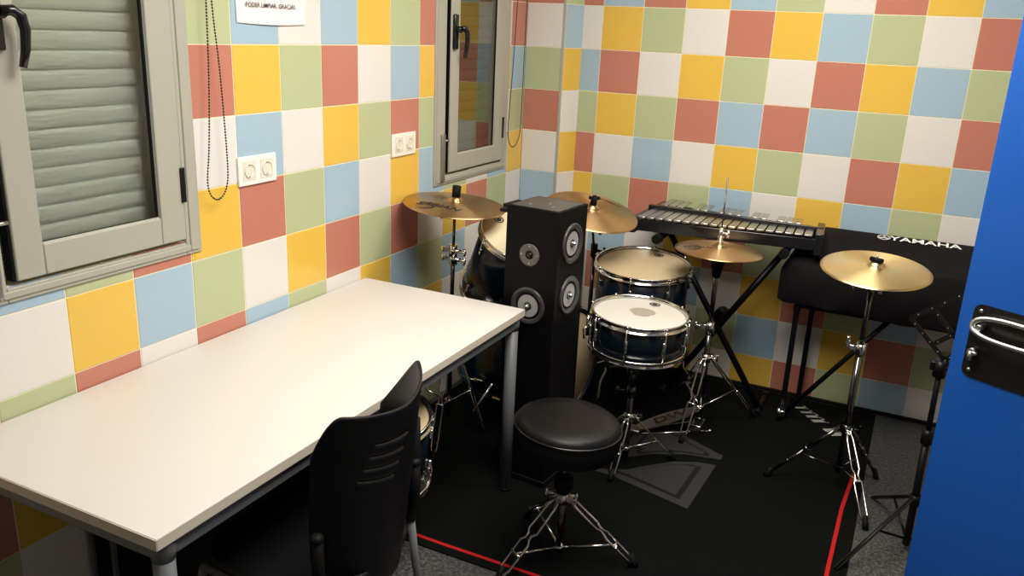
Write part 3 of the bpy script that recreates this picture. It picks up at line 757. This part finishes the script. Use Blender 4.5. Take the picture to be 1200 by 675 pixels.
# right cymbal stand
def rstand():
    r = thing('cymbal_stand', 'cymbal stand under the bright brass cymbal at the rug edge', 'stand', (1.735, 1.44, RUGZ))
    x, y = 1.738, 1.44
    m = MB(); m.cyl((x, y, .08), (x, y, .56), .0125, 16); m.cyl((x, y, .54), (x, y, .83), .0095, 14); m.cyl((x, y, .82), (x+.001, y+.003, .892), .005, 12); m.build('pole', 'dchrome', r)
    m = MB()
    m.cyl((x, y, .560), (x, y, .602), .018, 16); m.box((x-.040, y-.009, .572), (x-.014, y+.009, .592), .003); m.box((x-.052, y-.008, .580), (x-.038, y+.008, .620), .003)
    m.cyl((x-.035, y-.005, .822), (x+.03, y, .815), .011, 14); m.cyl((x, y, .80), (x, y, .845), .015, 14); wing(m, (x-.03, y-.005, .815), (-1, -.3, 0), 1.1); m.box((x+.022, y-.008, .795), (x+.036, y+.008, .815), .003)
    m.build('clamp', 'chrome', r)
    m = MB(); m.cyl((x+.003, y+.004, .898), (x+.0025, y+.002, .911), .016, 16); m.tube([(x-.019, y+.012, .915), (x+.002, y, .914), (x+.022, y-.008, .915)], [.008, .009, .008], 10); m.build('wing_nut', 'rubber', r)
    m = MB(); m.cyl((x+.002, y, .905), (x+.002, y-.001, .935), .003, 8); m.build('threaded_rod', 'steel', r)
    tripod(r, (x, y), .262, .10, [(1.86, 1.21)], gap=.014, r=.0032)
    tripod(r, (x, y), .262, .10, [(1.488, 1.405), (1.868, 1.61)], dbl=False, rod='dchrome', r=.0038, coll='dchrome')
rstand()
# snare stand
def sstand():
    r = thing('snare_stand', 'short chrome stand with basket arms holding the white snare', 'stand', (.972, 1.195, RUGZ))
    x, y = .972, 1.20
    m = MB(); m.cyl((x, y, .04), (x, y, .33), .011, 16); m.cyl((x, y, .31), (x, y, .445), .009, 14); m.build('pole', 'dchrome', r)
    m = MB(); m.cyl((x, y, .40), (x, y, .47), .024, 16); m.cyl((x, y, .30), (x, y, .345), .017, 14); wing(m, (x-.02, y-.015, .33), (-1, -.6, 0), 1.1); wing(m, (x+.0, y-.02, .42), (.2, -1, 0)); m.cyl((x-.03, y-.03, .44), (x+.05, y-.03, .44), .009, 12); m.build('clamp', 'dchrome', r)
    for a in (255, 15, 135):
        a = math.radians(a); d = Vector((math.cos(a), math.sin(a), 0))
        m = MB(); c = Vector((x, y, .445)); m.tube([c, c+d*.09+Vector((0, 0, .012)), c+d*.180+Vector((0, 0, .030)), c+d*.191+Vector((0, 0, .058))], .005, 8); m.build('basket_arm', 'chrome', r)
        m = MB(); m.cyl(c+d*.181+Vector((0, 0, .028)), c+d*.192+Vector((0, 0, .068)), .008, 10); m.build('arm_grip', 'rubber', r)
    tripod(r, (x, y), .215, .08, [(.965, 1.055), (1.125, 1.335), (.80, 1.30)], gap=.012, strut_at=.6)
sstand()

# ------------------------------------------------------------------ drum throne
def throne():
    r = thing('drum_stool', 'round black padded drum stool on a chrome tripod', 'stool', (.985, .515, RUGZ))
    x, y = .985, .51
    T = frame((x+.004, y-.004, .506), (.048, .02, 1))
    m = MB(T); R = .166
    m.lathe([(0, .002), (R*.6, .001), (R*.88, -.001), (R-.010, -.008), (R-.003, -.018), (R, -.030)], seg=64); m.build('seat_top', 'vinyl', r)
    m = MB(T); m.tube([(R*math.cos(2*PI*i/64)*.995, R*math.sin(2*PI*i/64)*.995, -.024) for i in range(64)], .0035, 6, closed=True); m.build('piping', 'gloss', r)
    m = MB(T); m.lathe([(R, -.028), (R+.001, -.05), (R-.003, -.088), (R-.012, -.098), (0, -.1)], seg=64); m.build('seat_side', 'rubber', r)
    m = MB(); m.cyl((x, y, .03), (x, y, .25), .0125, 16); m.cyl((x, y, .24), (x, y, .41), .010, 14); m.build('post', 'dchrome', r)
    m = MB(); m.cyl((x, y, .262), (x, y, .300), .030, 20); m.cyl((x, y, .245), (x, y, .262), .022, 20); m.build('height_collar', 'rubber', r)
    m = MB(); wing(m, (x-.02, y-.012, .243), (-1, -.5, 0), 1.0); wing(m, (x+.015, y+.01, .232), (1, .1, 0), .9); m.build('wing_bolt', 'chrome', r)
    tripod(r, (x, y), .225, .045, [(.868, .315), (1.213, .585), (.80, .675)], gap=.022, r=.0045, strut_at=.72)
throne()

# ------------------------------------------------------------------ speaker tower
def speaker():
    r = thing('tower_speaker', 'tall black tower speaker with round drivers beside the table corner', 'speaker', (.65, .99, RUGZ))
    ang = math.radians(-5.5); O = Vector((.765, .872, 0)); ux = Vector((math.cos(ang), math.sin(ang), 0)); uy = Vector((-math.sin(ang), math.cos(ang), 0))
    T = Matrix((ux, uy, Vector((0, 0, 1)))).transposed().to_4x4(); T.translation = O     # origin at near right vertical edge; box goes to -x and +y
    W, D, H = .208, .212, 1.05
    m = MB(T); m.box((-W, 0, .012), (0, D, H), .003); m.build('cabinet', 'mdf', r)
    m = MB(T); m.box((-W-.004, -.004, .0065), (.004, D+.004, .03), .003); m.build('plinth', 'rubber', r)
    m = MB(T); m.box((-W+.01, .01, H), (-.01, D-.012, H+.0012)); m.build('top_panel', 'baffle', r)
    for (a, b) in ((-.15, .06), (-.06, .06), (-.10, .11)):
        m = MB(T); m.lathe([(0, .0014), (.006, .0012), (.0065, 0)], Matrix.Translation((a, b, H+.0012)), 16); m.build('top_screw', 'greymetal', r)
    m = MB(T); m.box((-W-.018, .0, H-.012), (-W+.002, .10, H+.001), .003); m.box((-W-.03, .0, H-.03), (-W-.0, .03, H-.018), .003); m.build('side_bracket', 'plastic', r)
    def driver(L, R, kind):
        if kind == 'w':
            m = MB(L); m.lathe([(R, 0), (R, .004), (R*.97, .0075), (R*.90, .0075), (R*.74, .003), (R*.72, .001)], seg=48); f = m.build('woofer', 'baffle', r)
            m = MB(L); m.lathe([(R*.74, .001), (R*.67, .0035), (R*.60, .0015), (R*.57, .001)], seg=40); m.build('surround', 'rubber', f)
            m = MB(L); m.lathe([(R*.60, .0018), (R*.45, .0012), (R*.22, .0008), (0, .0008)], seg=40); m.build('cone', 'cone', f)
            m = MB(L); m.lathe([(R*.12, .0), (R*.11, .010), (R*.05, .017), (0, .018)], seg=24); m.build('phase_plug', 'chrome', f)
            m = MB(L); m.lathe([(R*.22, .0012), (R*.20, .003), (R*.12, .0025)], seg=24); m.build('voice_coil_ring', 'baffle', f)
        else:
            m = MB(L); m.lathe([(R, 0), (R, .003), (R*.93, .0045), (R*.42, .0035), (R*.36, .001)], seg=40); f = m.build('tweeter', 'tweetplate', r)
            m = MB(L); m.lathe([(R*.38, .002), (R*.30, .004), (R*.26, .002)], seg=24); m.build('surround', 'rubber', f)
            m = MB(L); m.lathe([(R*.26, .002), (R*.18, .006), (0, .008)], seg=24); m.build('dome', 'gloss', f)
            for k in range(4):
                a = PI/4+k*PI/2; a += PI/4; m = MB(L); m.lathe([(0, .006), (.003, .0055), (.0035, .003)], Matrix.Translation((R*.78*math.cos(a), R*.78*math.sin(a), 0)), 10); m.build('screw', 'steel', f)
    front = lambda u, z: T @ frame((-W+u, -.0002, z), (0, -1, 0), (1, 0, 0))
    side = lambda v, z: T @ frame((.0002, v, z), (1, 0, 0), (0, 1, 0))
    driver(front(.100, .885), .040, 't'); driver(front(.104, .700), .068, 'w')
    driver(side(.105, .925), .072, 'w'); driver(side(.105, .735), .070, 'w')
speaker()

# ------------------------------------------------------------------ glockenspiel and its stand
def glock():
    A, Bp, Cc, Dd = Vector((.718, 1.808, 0)), Vector((1.512, 1.907, 0)), Vector((1.491, 2.144, 0)), Vector((.733, 2.250, 0))
    r = thing('glockenspiel', 'black-framed glockenspiel with silver tone bars', 'glockenspiel', (1.11, 2.0, .80))
    zt = .862; zb = .808
    P = lambda u, v, z: (A.lerp(Bp, u).lerp(Dd.lerp(Cc, u), v)).to_3d()+Vector((0, 0, z))
    def rail(v0, v1, z0, z1, u0=0, u1=1, bev=.004):
        m.hexa([P(u0, v0, z0), P(u1, v0, z0), P(u1, v1, z0), P(u0, v1, z0)], [P(u0, v0, z1), P(u1, v0, z1), P(u1, v1, z1), P(u0, v1, z1)], bev)
    m = MB(); rail(0, .07, zb-.002, zt-.006); m.build('front_rail', 'gloss', r)
    m = MB(); rail(.93, 1, zb, zt-.005); m.build('back_rail', 'gloss', r)
    m = MB(); rail(.50, .56, zb, zt+.022); m.build('middle_rail', 'gloss', r)
    m = MB(); rail(-.02, 1.02, zb-.012, zt+.004, -.004, .028); m.build('end_block', 'gloss', r)
    m = MB(); rail(-.02, 1.02, zb-.020, zt+.018, .962, 1.004); m.build('end_block', 'gloss', r)
    m = MB(); rail(.09, .93, zb-.004, zb+.006, .02, .97); m.build('tray', 'rubber', r)
    # lower row: 19 natural bars; upper row: accidentals in groups
    n = 19
    for i in range(n):
        u0 = .035+(.955-.035)*i/n; u1 = .035+(.955-.035)*(i+.86)/n
        f = -.02+.05*(i/n); m = MB(); rail(-.005+.02*i/n, .50, zt+.000, zt+.009, u0, u1, .0018)
        m2 = m.build('tone_bar', 'bar', r)
    pat = [0, 1, 1, 1, 0, 1, 1, 0, 1, 1, 1, 0, 1, 1, 0, 1, 1, 1]
    pat = [1, 1, 1, 0, 1, 1, 0, 1, 1, 1, 0, 1, 1, 0, 1, 1, 1, 0]
    for i, k in enumerate(pat):
        if not k: continue
        u0 = .035+(.955-.035)*(i+.55)/n; u1 = .035+(.955-.035)*(i+1.38)/n
        m = MB(); rail(.57, .97, zt+.016, zt+.024, u0, u1, .0018); m.build('tone_bar', 'bar', r)
glock()
def xstand():
    r = thing('x_stand', 'black crossed-leg stand carrying the glockenspiel', 'stand', (1.12, 2.0, 0))
    hub = Vector((1.122, 2.0, .425))
    m = MB(); m.tube([(.845, 1.985, .787), (1.345, 1.985, .022)], .0145, 12); m.build('leg', 'black', r)
    m = MB(); m.tube([(1.372, 2.015, .787), (.90, 2.015, .022)], .0145, 12); m.build('leg', 'black', r)
    m = MB(); m.cyl((hub.x, 1.96, hub.z), (hub.x, 2.04, hub.z), .034, 20); m.cyl((hub.x, 1.945, hub.z), (hub.x, 1.96, hub.z), .020, 16); m.build('hub', 'black', r)
    for x in (.845, 1.372):
        m = MB(); m.cyl((x, 1.80 if x < 1 else 1.87, .783), (x, 2.20 if x < 1 else 2.13, .783), .015, 14); m.build('top_arm', 'rubber', r)
        m = MB(); m.cyl((x, 1.79 if x < 1 else 1.86, .783), (x, 1.83 if x < 1 else 1.90, .783), .021, 14); m.build('arm_cap', 'rubber', r)
    for x in (.90, 1.345):
        m = MB(); m.cyl((x, 1.94, .020), (x, 2.17, .020), .0125, 12); m.cyl((x, 1.93, .019), (x, 1.96, .019), .0165, 12); m.cyl((x, 2.15, .019), (x, 2.18, .019), .0165, 12); m.build('foot_bar', 'black', r)
xstand()

# ------------------------------------------------------------------ covered keyboard and its stand
def keyboard():
    r = thing('covered_keyboard', 'long keyboard under a black cloth cover with white lettering', 'keyboard', (2.0, 2.07, .54))
    m = MB(); nx = 80; X1 = 2.70
    prof = [(2.262, .575), (2.262, .70), (2.258, .828), (2.245, .846), (2.215, .850), (2.13, .832), (2.03, .795), (1.95, .765), (1.928, .752), (1.918, .735), (1.916, .66), (1.918, .585), (1.925, .556)]
    rows = []
    for i in range(nx+1):
        k = i/nx; row = []
        for j, (y, z) in enumerate(prof):
            t = max(0, min(1, (2.262-y)/.34)); xl = 1.446-.084*t
            if i < 5: e = [.0, .006, .016, .03, .05][i]; x = xl+e
            else: x = xl+.05+(X1-xl-.05)*(i-4)/(nx-4)
            zz = z; yy = y
            dk = max(0, 1-(x-xl)/.05); zz -= .030*dk**2 if z > .7 else 0; zz += .02*dk**2 if z < .6 else 0; yy += (2.09-y)*.05*dk**2
            if 7 <= j <= 9: zz += -.012+.040*max(0, min(1, (x-1.36)/.6))
            wv = .004*math.sin(x*31+j*.9)+.003*math.sin(x*57+j*1.7)
            if 9 <= j <= 11: yy += wv*1.2
            if 4 <= j <= 8: zz += wv*.35
            if j == 12: zz += .008*math.sin(x*9)+.004*math.sin(x*23)
            row.append(m.v((x, yy, zz)))
        rows.append(row)
    for i in range(nx):
        for j in range(len(prof)-1): m.f([rows[i][j], rows[i+1][j], rows[i+1][j+1], rows[i][j+1]])
    m.f(rows[0]); m.f(rows[-1][::-1])
    c = m.build('cover', 'cloth', r)
    m = MB(); m.box((1.47, 1.95, .545), (2.68, 2.24, .60), .006); m.build('keyboard_body', 'plastic', r)
    # lettering on the sloping top near the rear edge
    y0, z0 = 2.172, .8435; tx = Vector((1, 0, 0)); ty = Vector((0, .085, .018)).normalized()
    L4 = Matrix((tx, ty, tx.cross(ty))).transposed().to_4x4(); L4.translation = Vector((1.893, y0, z0+.0050))
    tm = text_mesh('YAMAHA', .062, L4, None, .0010, 0, 1.08); tm.build('lettering', 'wink', c, recalc=False)
    m = MB(L4 @ Matrix.Translation((-.160, 0, .0)))
    R = .026
    m.lathe([(R-.003, .0003), (R, .0003)], seg=32); m.lathe([(R-.007, .0003), (R-.0055, .0003)], seg=32)
    for a in (90, 210, 330):
        a = math.radians(a); q = Vector((math.cos(a), math.sin(a), 0)); s = Vector((-q.y, q.x, 0))
        for off in (-.0035, 0, .0035): m.tube([q*.004+s*off, q*(R-.006)+s*off], .0009, 4)
    m.lathe([(0, .0005), (.004, .0003)], seg=16)
    m.build('round_logo', 'wink', c)
keyboard()
def kstand():
    r = thing('keyboard_stand', 'black metal stand holding the covered keyboard', 'stand', (2.0, 2.08, 0))
    for x in (1.447, 2.60):
        for y, dx in ((1.975, 0), (2.20, .042)):
            m = MB(); m.box((x+dx-.011, y-.012, .012), (x+dx+.011, y+.012, .535), .003); m.build('leg', 'black', r)
        m = MB(); m.box((x-.014, 1.95, .518), (x+.014, 2.23, .545), .003); m.build('cross_bar', 'black', r)
        m = MB(); m.box((x-.012, 1.94, .006), (x+.012, 2.24, .024), .003); m.build('foot_bar', 'rubber', r)
    m = MB(); m.tube([(1.825, 1.99, .555), (1.455, 1.99, .025)], .011, 10); m.build('diagonal_brace', 'black', r)
    m = MB(); m.tube([(2.22, 1.99, .555), (2.59, 1.99, .025)], .011, 10); m.build('diagonal_brace', 'black', r)
    m = MB(); m.box((1.45, 1.982, .53), (2.60, 1.998, .548), .002); m.box((1.45, 2.192, .53), (2.60, 2.208, .548), .002); m.build('rail', 'black', r)
    m = MB(); wing(m, (1.448, 1.96, .05), (-.2, -1, 0), 1.3); m.box((1.43, 1.93, .03), (1.465, 1.965, .06), .004); m.build('wing_bolt', 'chrome', r)
kstand()

# ------------------------------------------------------------------ folding music stand
def music():
    r = thing('music_stand', 'black folding music stand between the brass cymbal and the blue door', 'stand', (2.0, 1.15, 0))
    x, y = 1.985, 1.15
    m = MB(); m.cyl((x+.008, y, .02), (x+.004, y, .42), .012, 14); m.cyl((x+.004, y, .40), (x, y, .668), .009, 12); m.build('post', 'black', r)
    m = MB(); m.cyl((x+.004, y, .40), (x+.004, y, .45), .018, 14); m.cyl((x, y, .635), (x, y, .69), .020, 14); m.box((x-.03, y-.012, .655), (x-.0, y+.012, .685), .004); m.cyl((x+.008, y, .175), (x+.007, y, .21), .018, 12); m.build('clamp', 'black', r)
    for a in (232, 352, 112):
        a = math.radians(a); d = Vector((math.cos(a), math.sin(a), 0)); c = Vector((x+.006, y, 0))
        m = MB(); s = Vector((-d.y, d.x, 0))*.007; A = c+d*.015+Vector((0, 0, .195)); F = c+d*.32+Vector((0, 0, .006))
        m.hexa([A-s, A+s, F+s, F-s], [A-s+Vector((0, 0, .005)), A+s+Vector((0, 0, .005)), F+s+Vector((0, 0, .005)), F-s+Vector((0, 0, .005))]); m.tube([A, F], .0065, 8); m.build('leg', 'black', r)
        m = MB(); m.tube([c+d*.012+Vector((0, 0, .045)), c.lerp(F, .45)+Vector((0, 0, .105-.0))], .0045, 8); m.build('strut', 'black', r)
    # folding lattice desk: flat bars crossing, leaning back
    n0 = Vector((-.20, -.98, .0)).normalized()
    C0 = Vector((x, y, .69)); ax = Vector((.86, -.48, 0)).normalized(); up = Vector((.05, .10, .99)).normalized()
    Q = lambda a, b: C0+ax*a+up*b
    def bar(a0, b0, a1, b1, name='desk_bar', w=.0075, mt='black'):
        m = MB(); A, B = Q(a0, b0), Q(a1, b1); t = (B-A).normalized(); nn = ax.cross(up).normalized(); s = t.cross(nn)*w
        m.prism([A-s, B-s, B+s, A+s], nn, .003); o = m.build(name, mt, r)
        for k in (.12, .32, .5, .7, .88):
            p = A.lerp(B, k); q = MB(); q.cyl(p-nn*.003, p+nn*.004, .0024, 8); q.build('rivet', 'steel', o)
    bar(-.13, .10, .03, -.01); bar(-.13, .10, .06, .26); bar(.0, .0, .19, .15); bar(-.02, .0, -.15, .10) if 0 else None
    bar(-.045, .035, .12, .19); bar(.03, -.01, .2, .10); bar(-.07, .155, .13, .0); bar(.06, .26, .22, .10)
    m = MB(); m.prism([Q(-.16, .105), Q(-.10, .105), Q(-.10, .095), Q(-.16, .095)], (0, -1, 0), .02) if 0 else m.cyl(Q(-.02, -.02), Q(.08, -.02), .006, 8); m.build('desk_ledge', 'black', r)
music()

# ------------------------------------------------------------------ sockets, paper, cords
def socket(y0, z0, label):
    r = thing('double_socket', label, 'socket', (0, y0, z0), group=None)
    W, Hh = .164, .088
    m = MB(); m.box((.0, y0, z0), (.008, y0+W, z0+Hh), .003); m.build('cover_plate', 'socket', r)
    for k in (.27, .73):
        c = Vector((.008, y0+W*k, z0+Hh/2)); L = frame(c, (1, 0, 0), (0, 1, 0))
        m = MB(L); m.box((-.027, -.029, 0), (.027, .029, .0012), .0008); m.lathe([(.0215, .0012), (.0215, .004), (.0195, .004), (.0190, -.004), (0, -.0045)], seg=32)
        s = m.build('outlet', 'sockin', r)
        m = MB(L)
        for q in (-.0095, .0095): m.lathe([(0, .0003), (.0028, .0002)], Matrix.Translation((q, 0, -.0042)), 12)
        m.box((-.0025, .016, -.003), (.0025, .019, .002)); m.box((-.0025, -.019, -.003), (.0025, -.016, .002)); m.build('contacts', 'ink', s)
socket(.193, 1.144, 'white double wall socket nearer the paper sign and hanging bead chain')
socket(1.0, 1.141, 'white double wall socket just left of the smaller far window')
# paper sign
r = thing('paper_sign', 'white paper sign with capital lettering taped to the tiles', 'sign', (0, .36, 1.66))
m = MB(); nx, nz = 24, 12; y0, y1, z0, z1 = .222, .518, 1.616, 1.826
V = []
for i in range(nx+1):
    row = []
    for j in range(nz+1):
        u = i/nx; v = j/nz; lift = .002+.010*max(0, .35-v)*(.4+abs(math.sin(u*3.1)))+.012*max(0, u-.75)*max(0, .5-v)
        dz = -.004*math.sin(u*PI) if j == 0 else 0
        row.append(m.v((lift, y0+(y1-y0)*u, z0+(z1-z0)*v+dz)))
    V.append(row)
for i in range(nx):
    for j in range(nz): m.f([V[i][j], V[i+1][j], V[i+1][j+1], V[i][j+1]])
o = m.build('sheet', 'paper', r)
L4 = frame((.0075, .365, 1.666), (1, 0, 0), (0, 1, 0)); tm = text_mesh('PODER LIMPIAR. GRACIAS.', .0185, L4, None, .0002, 0, 1.0)
tm.build('lettering', 'ink', o, recalc=False)
L4 = frame((.006, .36, 1.735), (1, 0, 0), (0, 1, 0)); 
# bead chain by window 1
def loop(ya, yb, zb, ztop, x):
    pts = []; w_ = (yb-ya)/2; c = (ya+yb)/2
    return ya, yb
m = MB(); pts = []
path = [(.084, 1.95), (.088, 1.67), (.094, 1.40), (.070, 1.30), (.050, 1.22), (.048, 1.175), (.056, 1.145), (.076, 1.128), (.098, 1.130), (.118, 1.155), (.126, 1.20), (.124, 1.30), (.119, 1.45), (.108, 1.67), (.100, 1.95)]
path = [(.086, 1.95), (.084, 1.67), (.076, 1.45), (.062, 1.28), (.050, 1.20), (.050, 1.165), (.062, 1.138), (.085, 1.127), (.108, 1.140), (.124, 1.172), (.128, 1.22), (.126, 1.32), (.118, 1.50), (.104, 1.67), (.098, 1.95)]
def catmull(P, n):
    out = []
    for i in range(len(P)-1):
        p0 = P[max(0, i-1)]; p1 = P[i]; p2 = P[i+1]; p3 = P[min(len(P)-1, i+2)]
        for k in range(n):
            t = k/n; out.append(tuple(.5*((2*p1[d])+(-p0[d]+p2[d])*t+(2*p0[d]-5*p1[d]+4*p2[d]-p3[d])*t*t+(-p0[d]+3*p1[d]-3*p2[d]+p3[d])*t**3) for d in range(len(p1))))
    out.append(P[-1]); return out
cp = catmull([(.03, a, b) for a, b in path], 10)
# resample to even bead spacing
acc = 0; last = Vector(cp[0]); beads = [last.copy()]
for p in cp[1:]:
    p = Vector(p)
    while (p-last).length > .0082: last = last+(p-last).normalized()*.0082; beads.append(last.copy())
for b in beads: m.ball(b, .0031, 6)
m.tube(beads[::3], .0008, 5)
tag(m.build('blind_chain', 'ink'), 'black bead chain loop hanging beside the large near window', 'chain')
m = MB(); cp = catmull([(.03, a, b) for a, b in [(1.995, 2.1), (1.985, 1.75), (1.965, 1.45), (1.945, 1.25), (1.94, 1.17), (1.955, 1.115), (1.99, 1.085), (2.03, 1.09), (2.06, 1.12), (2.075, 1.17), (2.08, 1.30), (2.085, 1.75), (2.085, 2.1)]], 8)
m.tube(cp, .0022, 6); tag(m.build('cord_loop', 'cord'), 'thin brown cord loop hanging beside the far corner window', 'cord')
